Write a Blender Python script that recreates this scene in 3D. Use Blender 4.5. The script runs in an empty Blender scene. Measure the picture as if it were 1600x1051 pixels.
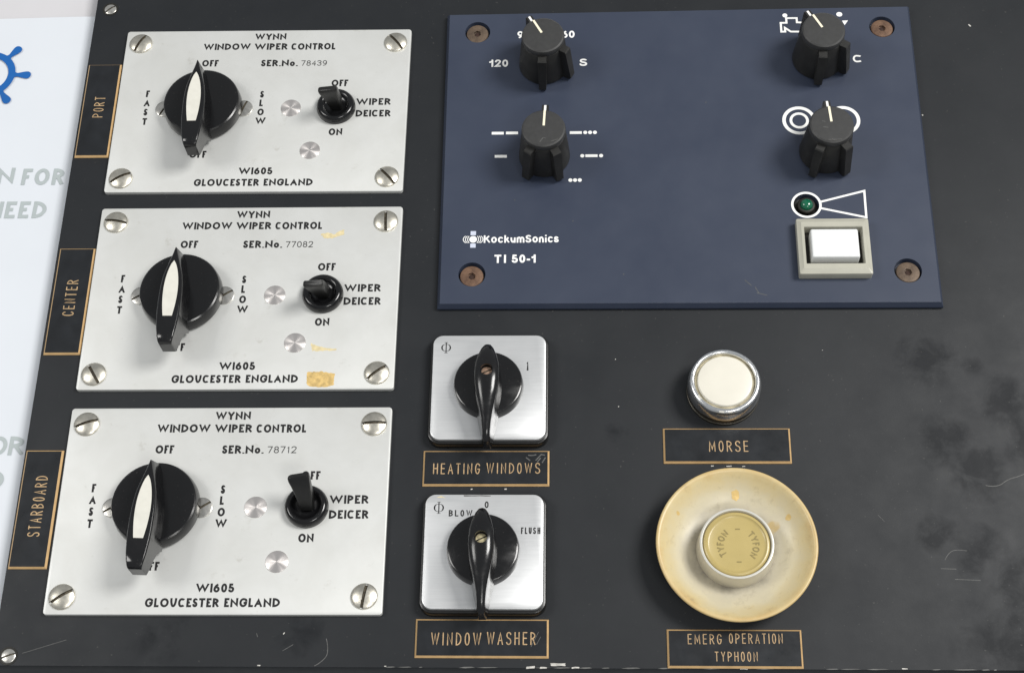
import bpy, bmesh, math, random
from mathutils import Vector, Matrix, Euler
from mathutils.geometry import tessellate_polygon
random.seed(7)
R = math.radians
S = bpy.context.scene
C = S.collection
MM = 0.001

# ------------------------------------------------------------------ camera, world, lamps, exposure
cam_d = bpy.data.cameras.new('camera')
cam = bpy.data.objects.new('camera', cam_d); C.objects.link(cam)
cam_d.sensor_width = 36.0; cam_d.sensor_fit = 'HORIZONTAL'; cam_d.lens = 56.34
cam_d.clip_start = 0.02; cam_d.clip_end = 50
cam.rotation_mode = 'XYZ'
cam.rotation_euler = (R(26.3891), R(2.1402), R(0.8455))
cam.location = (0.015249, -0.281567, 0.618209)
S.camera = cam

wd = bpy.data.worlds.new('World'); S.world = wd; wd.use_nodes = True
bg = wd.node_tree.nodes['Background']
bg.inputs['Color'].default_value = (0.93, 0.97, 1.0, 1); bg.inputs['Strength'].default_value = 0.33

def lamp(name, loc, target, sx, sy, power, col=(1, 0.985, 0.955)):
    d = bpy.data.lights.new(name, 'AREA'); d.shape = 'RECTANGLE'; d.size = sx; d.size_y = sy
    d.energy = power; d.color = col
    o = bpy.data.objects.new(name, d); C.objects.link(o); o.location = loc
    o.rotation_euler = (Vector(target) - Vector(loc)).to_track_quat('-Z', 'Y').to_euler()
    return o
lamp('ceiling_lamp', (1.60, 0.45, 2.1), (0, 0, 0), 0.9, 0.9, 64)
lamp('left_fill_light', (-1.75, 0.10, 1.9), (0, 0, 0), 0.8, 0.8, 20)  # added weak fill from the left, not a known ceiling fitting
lamp('front_fill_light', (0.55, -1.0, 1.5), (0, 0, 0), 0.5, 0.3, 7)  # weak fill added on the viewer's side to raise highlights

S.view_settings.view_transform = 'Standard'; S.view_settings.look = 'None'
S.view_settings.exposure = 0.0; S.view_settings.gamma = 1.0
S.view_settings.use_curve_mapping = False

# ------------------------------------------------------------------ materials
class NT:
    def __init__(s, name):
        s.m = bpy.data.materials.new(name); s.m.use_nodes = True
        s.t = s.m.node_tree; s.b = s.t.nodes['Principled BSDF']
    def n(s, typ, **kw):
        nd = s.t.nodes.new(typ)
        for k, v in kw.items(): setattr(nd, k, v)
        return nd
    def l(s, a, b): s.t.links.new(a, b)
    def coord(s, scale=(1, 1, 1), rot=(0, 0, 0), loc=(0, 0, 0)):
        tc = s.n('ShaderNodeTexCoord'); mp = s.n('ShaderNodeMapping')
        mp.inputs['Scale'].default_value = scale; mp.inputs['Rotation'].default_value = rot; mp.inputs['Location'].default_value = loc
        s.l(tc.outputs['Object'], mp.inputs['Vector']); return mp.outputs['Vector']
    def noise(s, scale, detail=4, rough=0.55, vec=None, dist=0.0):
        nd = s.n('ShaderNodeTexNoise'); nd.inputs['Scale'].default_value = scale
        nd.inputs['Detail'].default_value = detail; nd.inputs['Roughness'].default_value = rough
        nd.inputs['Distortion'].default_value = dist
        s.l(vec if vec is not None else s.coord(), nd.inputs['Vector']); return nd.outputs['Fac']
    def ramp(s, fac, stops):
        nd = s.n('ShaderNodeValToRGB'); e = nd.color_ramp.elements
        while len(e) < len(stops): e.new(0.5)
        for i, (p, c) in enumerate(stops):
            e[i].position = p; e[i].color = (c, c, c, 1) if not isinstance(c, tuple) else (*c, 1)
        s.l(fac, nd.inputs['Fac']); return nd.outputs['Color']
    def mix(s, fac, a, b):
        nd = s.n('ShaderNodeMix', data_type='RGBA')
        if isinstance(fac, (int, float)): nd.inputs[0].default_value = fac
        else: s.l(fac, nd.inputs[0])
        for v, i in ((a, 6), (b, 7)):
            if isinstance(v, tuple): nd.inputs[i].default_value = (*v, 1)
            else: s.l(v, nd.inputs[i])
        return nd.outputs[2]
    def math(s, op, a, b=0.0):
        nd = s.n('ShaderNodeMath', operation=op)
        for v, i in ((a, 0), (b, 1)):
            if isinstance(v, (int, float)): nd.inputs[i].default_value = v
            else: s.l(v, nd.inputs[i])
        return nd.outputs[0]
    def bump(s, h, strength, dist=0.0002):
        nd = s.n('ShaderNodeBump'); nd.inputs['Strength'].default_value = strength; nd.inputs['Distance'].default_value = dist
        s.l(h, nd.inputs['Height']); s.l(nd.outputs['Normal'], s.b.inputs['Normal'])
    def set(s, **kw):
        for k, v in kw.items():
            k = k.replace('_', ' ')
            inp = s.b.inputs[k]
            if isinstance(v, (int, float)): inp.default_value = v
            elif isinstance(v, tuple): inp.default_value = (*v, 1) if len(v) == 3 else v
            else: s.l(v, inp)
        return s

def plain(name, col, rough, metal=0.0, var=0.12, scale=300, bump=0.0, **kw):
    q = NT(name)
    f = q.noise(scale, 5)
    lo = tuple(c * (1 - var) for c in col); hi = tuple(min(1, c * (1 + var)) for c in col)
    q.set(Base_Color=q.mix(q.ramp(f, [(0.3, 0.0), (0.7, 1.0)]), lo, hi), Metallic=metal)
    f2 = q.noise(scale * 2.3, 3)
    q.set(Roughness=q.math('ADD', q.math('MULTIPLY', f2, 0.16), rough - 0.08))
    if bump: q.bump(q.noise(scale * 6, 3), bump)
    q.set(**kw)
    return q.m

# board: worn black paint with rubbed darker, oily blotches in the lower right corner and dust specks
q = NT('board_black')
v = q.coord()
base = q.mix(q.ramp(q.noise(28, 6, 0.6), [(0.3, 0.0), (0.75, 1.0)]), (0.0125, 0.0142, 0.0168), (0.0180, 0.0198, 0.0225))
acc = None
for (bx, by, br, bw) in ((164, 14, 15, .95), (182, 11, 7, .8), (195, -7, 13, 1.1), (167, -24, 13, 1.1), (179, -38, 14, 1.1), (206, -26, 16, 1.1), (160, -64, 9, 1.1), (175, -72, 14, .95), (196, -90, 22, .8), (185, -108, 26, .75), (-150, -106, 18, .5), (-96, -107, 14, .55), (32, -20, 7, .6)):
    ds = q.n('ShaderNodeVectorMath', operation='DISTANCE'); q.l(v, ds.inputs[0]); ds.inputs[1].default_value = (bx * MM, by * MM, 0.0137)
    f = q.math('MULTIPLY', q.math('MAXIMUM', q.math('SUBTRACT', 1.0, q.math('DIVIDE', ds.outputs['Value'], br * 1.35 * MM)), 0.0), bw)
    acc = f if acc is None else q.math('MAXIMUM', acc, f)
blot = q.ramp(q.math('MULTIPLY', q.math('POWER', acc, 0.6), q.math('ADD', q.math('MULTIPLY', q.noise(95, 5, 0.62, dist=0.35), 1.7), -0.18)), [(0.30, 0.0), (0.62, 1.0)])
speck = q.ramp(q.noise(900, 2, 0.5), [(0.735, 0.0), (0.76, 1.0)])
c1 = q.mix(q.math('MULTIPLY', blot, 0.55), base, (0.005, 0.006, 0.008))
c2 = q.mix(q.math('MULTIPLY', speck, 0.25), c1, (0.16, 0.155, 0.14))
q.set(Base_Color=c2)
rg = q.math('ADD', q.math('MULTIPLY', q.noise(60, 6, 0.65), 0.25), 0.40)
q.set(Roughness=q.math('SUBTRACT', rg, q.math('MULTIPLY', blot, 0.02)))
q.bump(q.noise(1500, 3), 0.12, 0.0001); q.set(Specular_IOR_Level=q.math('SUBTRACT', 0.29, q.math('MULTIPLY', blot, 0.12)))
M_board = q.m
M_edge = plain('board_worn_edge', (0.11, 0.11, 0.105), 0.5, var=0.5, scale=180)

# satin silver of the wiper plates, lightly soiled
q = NT('satin_aluminium')
n1 = q.ramp(q.noise(38, 6, 0.62, dist=0.4), [(0.35, 0.0), (0.72, 1.0)])
base = q.mix(n1, (0.655, 0.66, 0.645), (0.59, 0.592, 0.57))
grime = q.ramp(q.noise(120, 5, 0.7), [(0.62, 0.0), (0.76, 1.0)])
q.set(Base_Color=q.mix(q.math('MULTIPLY', grime, 0.42), base, (0.36, 0.34, 0.29)), Metallic=0.25)
q.set(Roughness=q.math('ADD', q.math('MULTIPLY', q.noise(70, 4), 0.2), 0.36))
q.bump(q.noise(2200, 2), 0.06, 0.0001)
M_alu = q.m

# brushed plates of the rotary switches
q = NT('brushed_aluminium')
st = q.noise(60, 6, 0.7, vec=q.coord(scale=(1, 40, 1)))
bl = q.noise(70, 4, 0.6)
q.set(Base_Color=q.mix(q.math('MULTIPLY', q.math('ADD', st, bl), 0.5), (0.54, 0.55, 0.56), (0.76, 0.765, 0.77)), Metallic=0.55)
q.set(Roughness=q.math('ADD', q.math('MULTIPLY', st, 0.2), 0.30))
q.bump(st, 0.05, 0.0001)
M_brush = q.m

M_print = plain('black_print', (0.007, 0.007, 0.0075), 0.6)
M_serial = plain('stamped_grey', (0.035, 0.035, 0.035), 0.6)
M_gloss = plain('gloss_black_plastic', (0.0065, 0.0065, 0.007), 0.13, var=0.2, scale=500)
q = NT('gloss_black_plastic_worn')
fing = q.ramp(q.noise(85, 6, 0.7, dist=0.5), [(0.38, 0.0), (0.72, 1.0)])
dust = q.ramp(q.noise(1300, 2, 0.5), [(0.70, 0.0), (0.76, 1.0)])
q.set(Base_Color=q.mix(q.math('MULTIPLY', dust, 0.35), (0.0065, 0.0065, 0.0072), (0.10, 0.095, 0.085)))
q.set(Roughness=q.math('ADD', q.math('MULTIPLY', fing, 0.20), 0.10)); M_gloss = q.m
M_base = plain('black_switch_base', (0.008, 0.008, 0.008), 0.3)
M_rubber = plain('black_rubber', (0.007, 0.007, 0.0068), 0.36, scale=600, bump=0.1)
M_matte = plain('matte_black_knob', (0.014, 0.0137, 0.0127), 0.5, var=0.25, scale=260, bump=0.12)
M_cap = plain('grey_black_knob_cap', (0.034, 0.034, 0.034), 0.5, var=0.12, scale=400, bump=0.1)
M_ivory = plain('ivory_insert', (0.66, 0.645, 0.58), 0.45, var=0.07, scale=180)
M_cream = plain('cream_line', (0.86, 0.80, 0.62), 0.5, var=0.05)
M_nickel = plain('aged_nickel', (0.70, 0.665, 0.58), 0.36, 1.0, var=0.14, scale=420, bump=0.06)
M_zinc = plain('dull_steel_screw', (0.58, 0.565, 0.53), 0.32, 0.9, var=0.2, scale=500, bump=0.1)
M_label = plain('label_black', (0.011, 0.0125, 0.015), 0.30, var=0.3, scale=120)
M_gold = plain('label_gold_edge', (0.56, 0.365, 0.17), 0.5, var=0.12, scale=250)
M_golddull = plain('label_gold_letters', (0.42, 0.285, 0.15), 0.55, var=0.3, scale=500)
M_white = plain('white_print', (0.86, 0.86, 0.84), 0.5, var=0.02)
M_whiteblue = plain('pale_blue_print', (0.56, 0.60, 0.72), 0.5, var=0.05)
M_chip = plain('chipped_paint', (0.50, 0.485, 0.45), 0.7, var=0.3, scale=900)
M_scr = plain('grey_scratch', (0.09, 0.09, 0.087), 0.6, var=0.3, scale=900)
M_residue = plain('glue_residue', (0.60, 0.42, 0.16), 0.5, var=0.3, scale=500)
M_residuepale = plain('pale_glue_residue', (0.66, 0.56, 0.33), 0.5, var=0.2, scale=500)
M_slot = plain('dark_slot', (0.10, 0.085, 0.06), 0.6, 0.4, var=0.5, scale=900)  # darker colour for the slot faces of the screws
M_dark = plain('dark_recess', (0.012, 0.011, 0.008), 0.5)
M_chrome = plain('chrome', (0.84, 0.85, 0.86), 0.24, 1.0, var=0.06, scale=350)
M_chromebase = plain('grimy_shaded_chrome', (0.06, 0.055, 0.045), 0.45, 0.7, var=0.5, scale=300, bump=0.2)  # grime, with the base's shadow also darkened into the colour
M_cappearl = plain('ivory_button', (0.70, 0.67, 0.585), 0.35, var=0.025, scale=90)
M_capring = plain('grimy_groove', (0.34, 0.30, 0.20), 0.5, var=0.5, scale=260)
M_housing = plain('pale_metal_housing', (0.58, 0.55, 0.46), 0.35, 0.35, var=0.06, scale=150)
M_rimwhite = plain('bright_rim', (0.60, 0.585, 0.53), 0.3, 0.2, var=0.03)
M_yellowcap = plain('translucent_yellow_cap', (0.45, 0.355, 0.14), 0.28, var=0.05, scale=90)
M_yellowdark = plain('yellow_cap_letters', (0.24, 0.185, 0.065), 0.5)
M_grey = plain('grey_bezel', (0.42, 0.41, 0.345), 0.36, var=0.05, scale=120)
M_button = plain('white_button', (0.76, 0.77, 0.77), 0.28, var=0.015, scale=60)
q = NT('green_lens'); q.set(Base_Color=(0.004, 0.11, 0.055), Roughness=0.12, Coat_Weight=0.5); M_green = q.m
q = NT('rusty_screw')
f = q.noise(260, 6, 0.75)
q.set(Base_Color=q.mix(q.ramp(f, [(0.32, 0.0), (0.68, 1.0)]), (0.07, 0.036, 0.022), (0.20, 0.115, 0.07)), Metallic=0.25, Roughness=0.6)
q.bump(q.noise(1800, 4), 0.35); M_rust = q.m
q = NT('grey_brown_screw')
f = q.noise(260, 6, 0.75)
q.set(Base_Color=q.mix(q.ramp(f, [(0.32, 0.0), (0.68, 1.0)]), (0.065, 0.045, 0.032), (0.16, 0.112, 0.076)), Metallic=0.3, Roughness=0.55)
q.bump(q.noise(1800, 4), 0.35); M_rustgrey = q.m
M_rustdark = plain('rust_socket', (0.035, 0.014, 0.008), 0.8, var=0.5)
M_brass = plain('brass_screw', (0.66, 0.58, 0.36), 0.4, 0.6, var=0.2, scale=700)
M_coppery = plain('coppery_screw', (0.36, 0.24, 0.17), 0.5, 0.4, var=0.3, scale=700)
# spun faces of the rivets
q = NT('spun_aluminium')
tg = q.n('ShaderNodeTangent', direction_type='RADIAL', axis='Z'); q.l(tg.outputs[0], q.b.inputs['Tangent'])
q.set(Base_Color=(0.74, 0.70, 0.68), Metallic=0.85, Roughness=0.40, Anisotropic=0.85, Anisotropic_Rotation=0.25)
M_spun = q.m
# blue faceplate
q = NT('blue_faceplate')
q.set(Base_Color=q.mix(q.ramp(q.noise(22, 5), [(0.3, 0.0), (0.7, 1.0)]), (0.028, 0.037, 0.064), (0.037, 0.047, 0.076)))
q.set(Roughness=q.math('ADD', q.math('MULTIPLY', q.noise(90, 5), 0.12), 0.36))
q.bump(q.noise(2600, 2), 0.10, 0.0001); M_blue = q.m
# cream saucer, yellowed towards its lip and worn pale in the bowl
q = NT('cream_saucer')
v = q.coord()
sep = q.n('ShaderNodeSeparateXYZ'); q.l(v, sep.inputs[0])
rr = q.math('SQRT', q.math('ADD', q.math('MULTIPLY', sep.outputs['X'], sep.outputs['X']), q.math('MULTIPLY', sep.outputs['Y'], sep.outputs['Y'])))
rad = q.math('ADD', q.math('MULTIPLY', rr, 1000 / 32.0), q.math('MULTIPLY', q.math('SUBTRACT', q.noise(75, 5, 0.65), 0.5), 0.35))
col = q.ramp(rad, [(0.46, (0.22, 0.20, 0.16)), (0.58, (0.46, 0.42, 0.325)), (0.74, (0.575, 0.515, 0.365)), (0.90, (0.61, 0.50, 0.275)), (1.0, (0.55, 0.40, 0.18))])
st = q.ramp(q.noise(150, 6, 0.7), [(0.58, 0.0), (0.74, 1.0)])
c2 = q.mix(q.math('MULTIPLY', st, 0.6), col, (0.30, 0.265, 0.20))
fine = q.ramp(q.noise(900, 3, 0.6, vec=q.coord(scale=(1, .15, 1))), [(0.62, 0.0), (0.72, 1.0)])
c2 = q.mix(q.math('MULTIPLY', fine, 0.22), c2, (0.36, 0.30, 0.20))
sp = q.ramp(q.noise(52, 3, 0.5, vec=q.coord(loc=(0.3, 0.11, 0))), [(0.70, 0.0), (0.735, 1.0)])
q.set(Base_Color=q.mix(q.math('MULTIPLY', sp, 0.6), c2, (0.50, 0.34, 0.10)), Roughness=0.36)
q.bump(q.noise(500, 4), 0.08); M_saucer = q.m
M_stain = plain('amber_stain', (0.62, 0.44, 0.17), 0.45, var=0.15, scale=400)
M_paper = plain('poster_paper', (0.66, 0.69, 0.735), 0.42, var=0.015, scale=25)
M_blueink = plain('poster_blue_ink', (0.006, 0.105, 0.37), 0.42, var=0.06, scale=60)
M_greyink = plain('poster_grey_ink', (0.40, 0.445, 0.45), 0.45, var=0.02)
M_table = plain('white_table_top', (0.59, 0.58, 0.60), 0.5, var=0.03, scale=20)

# ------------------------------------------------------------------ mesh helpers (millimetres in, metres out)
class B:
    """collects vertices and faces of one mesh"""
    def __init__(s): s.v = []; s.f = []
    def add(s, vs, fs):
        k = len(s.v); s.v += [tuple(p) for p in vs]; s.f += [tuple(i + k for i in f) for f in fs]; return s
    def data(s, name, m, angle=32, recalc=True):
        me = bpy.data.meshes.new(name)
        me.from_pydata([(x * MM, y * MM, z * MM) for x, y, z in s.v], [], s.f)
        if recalc:
            bm = bmesh.new(); bm.from_mesh(me); bmesh.ops.recalc_face_normals(bm, faces=bm.faces); bm.to_mesh(me); bm.free()
        me.materials.append(m)
        for p in me.polygons: p.use_smooth = angle > 0
        if angle > 0: me.set_sharp_from_angle(angle=R(angle))
        me.update(); return me
    def lift(s, t):
        s.v = [t(p) for p in s.v]; return s

def put(name, me, parent=None, loc=(0, 0, 0), rot=(0, 0, 0)):
    o = bpy.data.objects.new(name, me); C.objects.link(o)
    o.location = tuple(c * MM for c in loc); o.rotation_euler = rot
    if parent: o.parent = parent
    return o

def thing(name, label, cat, loc=(0, 0, 0), group=None, rot=0):
    o = bpy.data.objects.new(name, None); C.objects.link(o); o.empty_display_size = 0.01
    o.location = tuple(c * MM for c in loc); o.rotation_euler = (0, 0, rot)
    o['label'] = label; o['category'] = cat
    if group: o['group'] = group
    return o

def lathe(profile, n=72):
    b = B(); vs = []; fs = []; rings = []
    for r, z in profile:
        if r < 1e-6: rings.append([len(vs)]); vs.append((0, 0, z))
        else:
            rings.append(list(range(len(vs), len(vs) + n)))
            vs += [(r * math.cos(2 * math.pi * i / n), r * math.sin(2 * math.pi * i / n), z) for i in range(n)]
    for a, c in zip(rings, rings[1:]):
        for i in range(n):
            j = (i + 1) % n
            if len(a) == 1: fs.append((a[0], c[i], c[j]))
            elif len(c) == 1: fs.append((a[i], c[0], a[j]))
            else: fs.append((a[i], c[i], c[j], a[j]))
    return b.add(vs, fs)

def rrect(w, h, r, cx=0, cy=0, n=7):
    pts = []
    for (sx, sy, a0) in ((1, 1, 0), (-1, 1, 90), (-1, -1, 180), (1, -1, 270)):
        x, y = cx + sx * (w / 2 - r), cy + sy * (h / 2 - r)
        if r <= 0.01: pts.append((x, y)); continue
        for i in range(n + 1):
            a = R(a0 + 90 * i / n); pts.append((x + r * math.cos(a), y + r * math.sin(a)))
    return pts

def loft_rings(rings, cap_top=True, cap_bot=False, b=None):
    b = b or B(); n = len(rings[0]); vs = [p for r in rings for p in r]; fs = []
    for k in range(len(rings) - 1):
        for i in range(n):
            j = (i + 1) % n
            fs.append((k * n + i, k * n + j, (k + 1) * n + j, (k + 1) * n + i))
    if cap_top: fs.append(tuple((len(rings) - 1) * n + i for i in range(n)))
    if cap_bot: fs.append(tuple(reversed(range(n))))
    return b.add(vs, fs)

def slab(w, h, r, z0, z1, bev, cx=0, cy=0, bevz=None):
    bz = bev if bevz is None else bevz
    st = [(0, z0), (0, z1 - bz), (bev * 0.3, z1 - bz * 0.3), (bev, z1)] if bev < 0.7 else [(0, z0), (0, z1 - bz), (bev, z1)]
    return loft_rings([[(x, y, z) for x, y in rrect(w - 2 * i, h - 2 * i, max(r - i, 0), cx, cy, 7)] for i, z in st], True, True)

def ngon_disc(cx, cy, r, z, n=40, ry=None):
    return B().add([(cx + r * math.cos(2 * math.pi * i / n), cy + (ry or r) * math.sin(2 * math.pi * i / n), z) for i in range(n)], [tuple(range(n))])

# ---- ribbons: a stroke of even width along a polyline
def ribbon(b, pts, hw, z, closed=False, cap='butt', ext0=0.0, ext1=0.0):
    P = [Vector((p[0], p[1])) for p in pts]
    Q = [P[0]]
    for p in P[1:]:
        if (p - Q[-1]).length > 1e-5: Q.append(p)
    if closed and (Q[0] - Q[-1]).length < 1e-5: Q.pop()
    P = Q; n = len(P)
    if n < 2: return b
    if not closed:
        if ext0: P[0] = P[0] + (P[0] - P[1]).normalized() * ext0
        if ext1: P[-1] = P[-1] + (P[-1] - P[-2]).normalized() * ext1
    L = []; Rr = []
    for i in range(n):
        if closed: d0 = (P[i] - P[i - 1]).normalized(); d1 = (P[(i + 1) % n] - P[i]).normalized()
        else:
            d0 = (P[i] - P[i - 1]).normalized() if i else (P[1] - P[0]).normalized()
            d1 = (P[i + 1] - P[i]).normalized() if i < n - 1 else d0
        t = d0 + d1
        t = t.normalized() if t.length > 1e-4 else d1
        nn = Vector((-t.y, t.x)); c = max(abs(nn.dot(Vector((-d0.y, d0.x)))), 0.36)
        L.append(P[i] + nn * (hw / c)); Rr.append(P[i] - nn * (hw / c))
    vs = [(p.x, p.y, z + 0.0006 * i) for i, p in enumerate(L)] + [(p.x, p.y, z + 0.0006 * i) for i, p in enumerate(Rr)]
    m = n if closed else n - 1
    fs = [(i, n + i, n + (i + 1) % n, (i + 1) % n) for i in range(m)]
    b.add(vs, fs)
    if cap == 'round' and not closed:
        for e, d in ((P[0], P[0] - P[1]), (P[-1], P[-1] - P[-2])):
            a0 = math.atan2(d.y, d.x)
            b.add([(e.x + hw * math.cos(a0 + math.pi * (k / 8 - .5)), e.y + hw * math.sin(a0 + math.pi * (k / 8 - .5)), z) for k in range(9)], [tuple(range(9))])
    return b

def fillet(pts, closed):
    """(x, y) sharp or (x, y, r) rounded corner; returns a dense polyline"""
    n = len(pts); out = []
    rnd = [len(p) > 2 for p in pts]; P = [Vector(p[:2]) for p in pts]
    for i in range(n):
        if not rnd[i] or (not closed and i in (0, n - 1)): out.append(P[i]); continue
        a, c = P[i - 1], P[(i + 1) % n]; r = pts[i][2]
        la, lc = (a - P[i]).length, (c - P[i]).length
        ia, ic = (i - 1) % n, (i + 1) % n
        ra = min(r, la * (0.5 if rnd[ia] and (closed or ia not in (0, n - 1)) else 1.0))
        rc = min(r, lc * (0.5 if rnd[ic] and (closed or ic not in (0, n - 1)) else 1.0))
        A = P[i] + (a - P[i]).normalized() * ra; D = P[i] + (c - P[i]).normalized() * rc
        k = 0.5523; B1 = A + (P[i] - A) * k; C1 = D + (P[i] - D) * k
        for s in range(9):
            t = s / 8; u = 1 - t
            out.append(A * u ** 3 + B1 * 3 * u * u * t + C1 * 3 * u * t * t + D * t ** 3)
    return out

def glyphs(r):
    """strokes of each character in a box of width 1 and height 1; r = how far corners are rounded"""
    q = r
    return {
    'A': [[(0, 0), (.5, 1), (1, 0)], [(.19, .33), (.81, .33)]],
    'B': [[(0, 0), (0, 1)], [(0, 1), (.92, 1, q), (.92, .53, q), (0, .53)], [(0, .53), (1, .53, q), (1, 0, q), (0, 0)]],
    'C': [[(.95, .88), (.86, 1, q), (0, 1, q), (0, 0, q), (.86, 0, q), (.95, .12)]] if q > 5 else [[(1, .80), (1, 1, q), (0, 1, q), (0, 0, q), (1, 0, q), (1, .20)]],
    'D': [([(0, 0), (0, 1), (1, 1, q), (1, 0, q)], 1)],
    'E': [[(1, 1), (0, 1), (0, 0), (1, 0)], [(0, .52), (.88, .52)]],
    'F': [[(1, 1), (0, 1), (0, 0)], [(0, .50), (.86, .50)]],
    'G': [[(1, .80), (1, 1, q), (0, 1, q), (0, 0, q), (1, 0, q), (1, .46), (.55, .46)]],
    'H': [[(0, 0), (0, 1)], [(1, 0), (1, 1)], [(0, .52), (1, .52)]],
    'I': [[(.5, 0), (.5, 1)]],
    'K': [[(0, 0), (0, 1)], [(.95, 1), (.05, .42)], [(.34, .62), (1, 0)]],
    'L': [[(0, 1), (0, 0), (1, 0)]],
    'M': [[(0, 0), (.06, 1), (.5, .22), (.94, 1), (1, 0)]],
    'N': [[(0, 0), (0, 1), (1, 0), (1, 1)]],
    'O': [([(0, 0, q), (0, 1, q), (1, 1, q), (1, 0, q)], 1)],
    'P': [[(0, 0), (0, 1)], [(0, 1), (1, 1, q), (1, .44, q), (0, .44)]],
    'R': [[(0, 0), (0, 1)], [(0, 1), (.94, 1, q), (.94, .48, q), (0, .48)], [(.45, .48), (1, 0)]],
    'S': [[(.95, .84), (.95, 1, q), (.02, 1, q), (.02, .56, q), (1, .46, q), (1, 0, q), (0, 0, q), (0, .16)]],
    'T': [[(0, 1), (1, 1)], [(.5, 1), (.5, 0)]],
    'U': [[(0, 1), (0, 0, q), (1, 0, q), (1, 1)]],
    'W': [[(0, 1), (.25, 0), (.5, 1), (.75, 0), (1, 1)]],
    'Y': [[(0, 1), (.5, .45), (1, 1)], [(.5, .5), (.5, 0)]],
    'o': [([(0, 0, q), (0, .62, q), (1, .62, q), (1, 0, q)], 1)],
    '.': [[(.5, .0), (.5, .03)]],
    '0': [([(0, 0, q), (0, 1, q), (1, 1, q), (1, 0, q)], 1)],
    '1': [[(.25, .80), (.62, 1), (.62, 0)]],
    '2': [[(0, .80), (0, 1, q), (1, 1, q), (1, .58, q), (0, 0), (1, 0)]],
    '3': [[(0, .84), (0, 1, q), (.96, 1, q), (.96, .54, q), (.35, .54)], [(.35, .54), (1, .54, q), (1, 0, q), (0, 0, q), (0, .16)]],
    '4': [[(.74, 0), (.74, 1), (0, .30), (1, .30)]],
    '5': [[(.92, 1), (.14, 1), (.06, .56), (1, .64, q), (1, 0, q), (0, 0, q), (0, .14)]],
    '6': [([(0, 0, q), (0, .60, q), (1, .60, q), (1, 0, q)], 1), [(.86, 1), (.0, .82, q), (0, .30)]],
    '7': [[(0, 1), (1, 1), (.32, 0)]],
    '8': [([(.08, .53, q), (.08, 1, q), (.92, 1, q), (.92, .53, q)], 1), ([(0, 0, q), (0, .53, q), (1, .53, q), (1, 0, q)], 1)],
    '9': [([(0, .40, q), (0, 1, q), (1, 1, q), (1, .40, q)], 1), [(1, .70), (1, .10, q), (.14, 0)]],
    }
FULL = glyphs(9.0); DIN = glyphs(0.42)
HELV = glyphs(0.50)
HELV.update({
    'k': [[(0, 0), (0, 1)], [(.95, .74), (.05, .26)], [(.36, .48), (1, 0)]],
    'c': [[(.94, .57), (1, .74, 9.), (0, .74, 9.), (0, 0, 9.), (1, 0, 9.), (.94, .17)]],
    'o': [([(0, 0, 9.), (0, .74, 9.), (1, .74, 9.), (1, 0, 9.)], 1)],
    'u': [[(0, .74), (0, 0, .4), (1, 0, .4), (1, .74)], [(1, .74), (1, 0)]],
    'n': [[(0, 0), (0, .74)], [(0, .3), (0, .74, .4), (1, .74, .4), (1, 0)]],
    'm': [[(0, 0), (0, .74)], [(0, .3), (0, .74, .3), (.5, .74, .3), (.5, 0)], [(.5, .3), (.5, .74, .3), (1, .74, .3), (1, 0)]],
    'i': [[(.5, 0), (.5, .70)], [(.5, .90), (.5, 1)]],
    's': [[(.92, .56), (.92, .74, 9.), (.04, .74, 9.), (.04, .42, 9.), (1, .34, 9.), (1, 0, 9.), (0, 0, 9.), (0, .16)]],
    '-': [[(0, .36), (1, .36)]],
})
for c in 'OC0SG': HELV[c] = FULL[c]
HELV['1'] = [[(.85, 0), (.85, 1)], [(0, .70), (.8, .84)]]
W_HELV = dict(A=.72, B=.66, C=.74, S=.68, T=.62, I=.22, K=.72, k=.58, c=.60, o=.64, u=.58, n=.58, m=.88, i=.22, s=.56)
W_HELV.update({'0': .60, '1': .46, '2': .60, '5': .60, '6': .60, '9': .60, '-': .34})
W_CAL = dict(N=.68, F=.48, O=.74, R=.58, E=.50, D=.66)
W_GILL = dict(A=.74, B=.56, C=.66, D=.70, E=.46, F=.44, G=.74, I=.16, L=.44, N=.72, O=.80, P=.52, R=.58, S=.46, T=.58, U=.64, W=1.12, Y=.68, o=.52, H=.7)
W_GILL.update({'.': .16, '1': .30, '0': .52, '5': .50, '6': .54})
W_DIN = {c: .50 for c in FULL}; W_DIN.update(I=.12, M=.62, W=.74, O=.46, A=.54, E=.44, T=.46, L=.42, F=.42); W_DIN.update({'1': .22, '0': .40})
W_SER = {c: .86 for c in '0123456789'}; W_SER['1'] = .55

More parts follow.
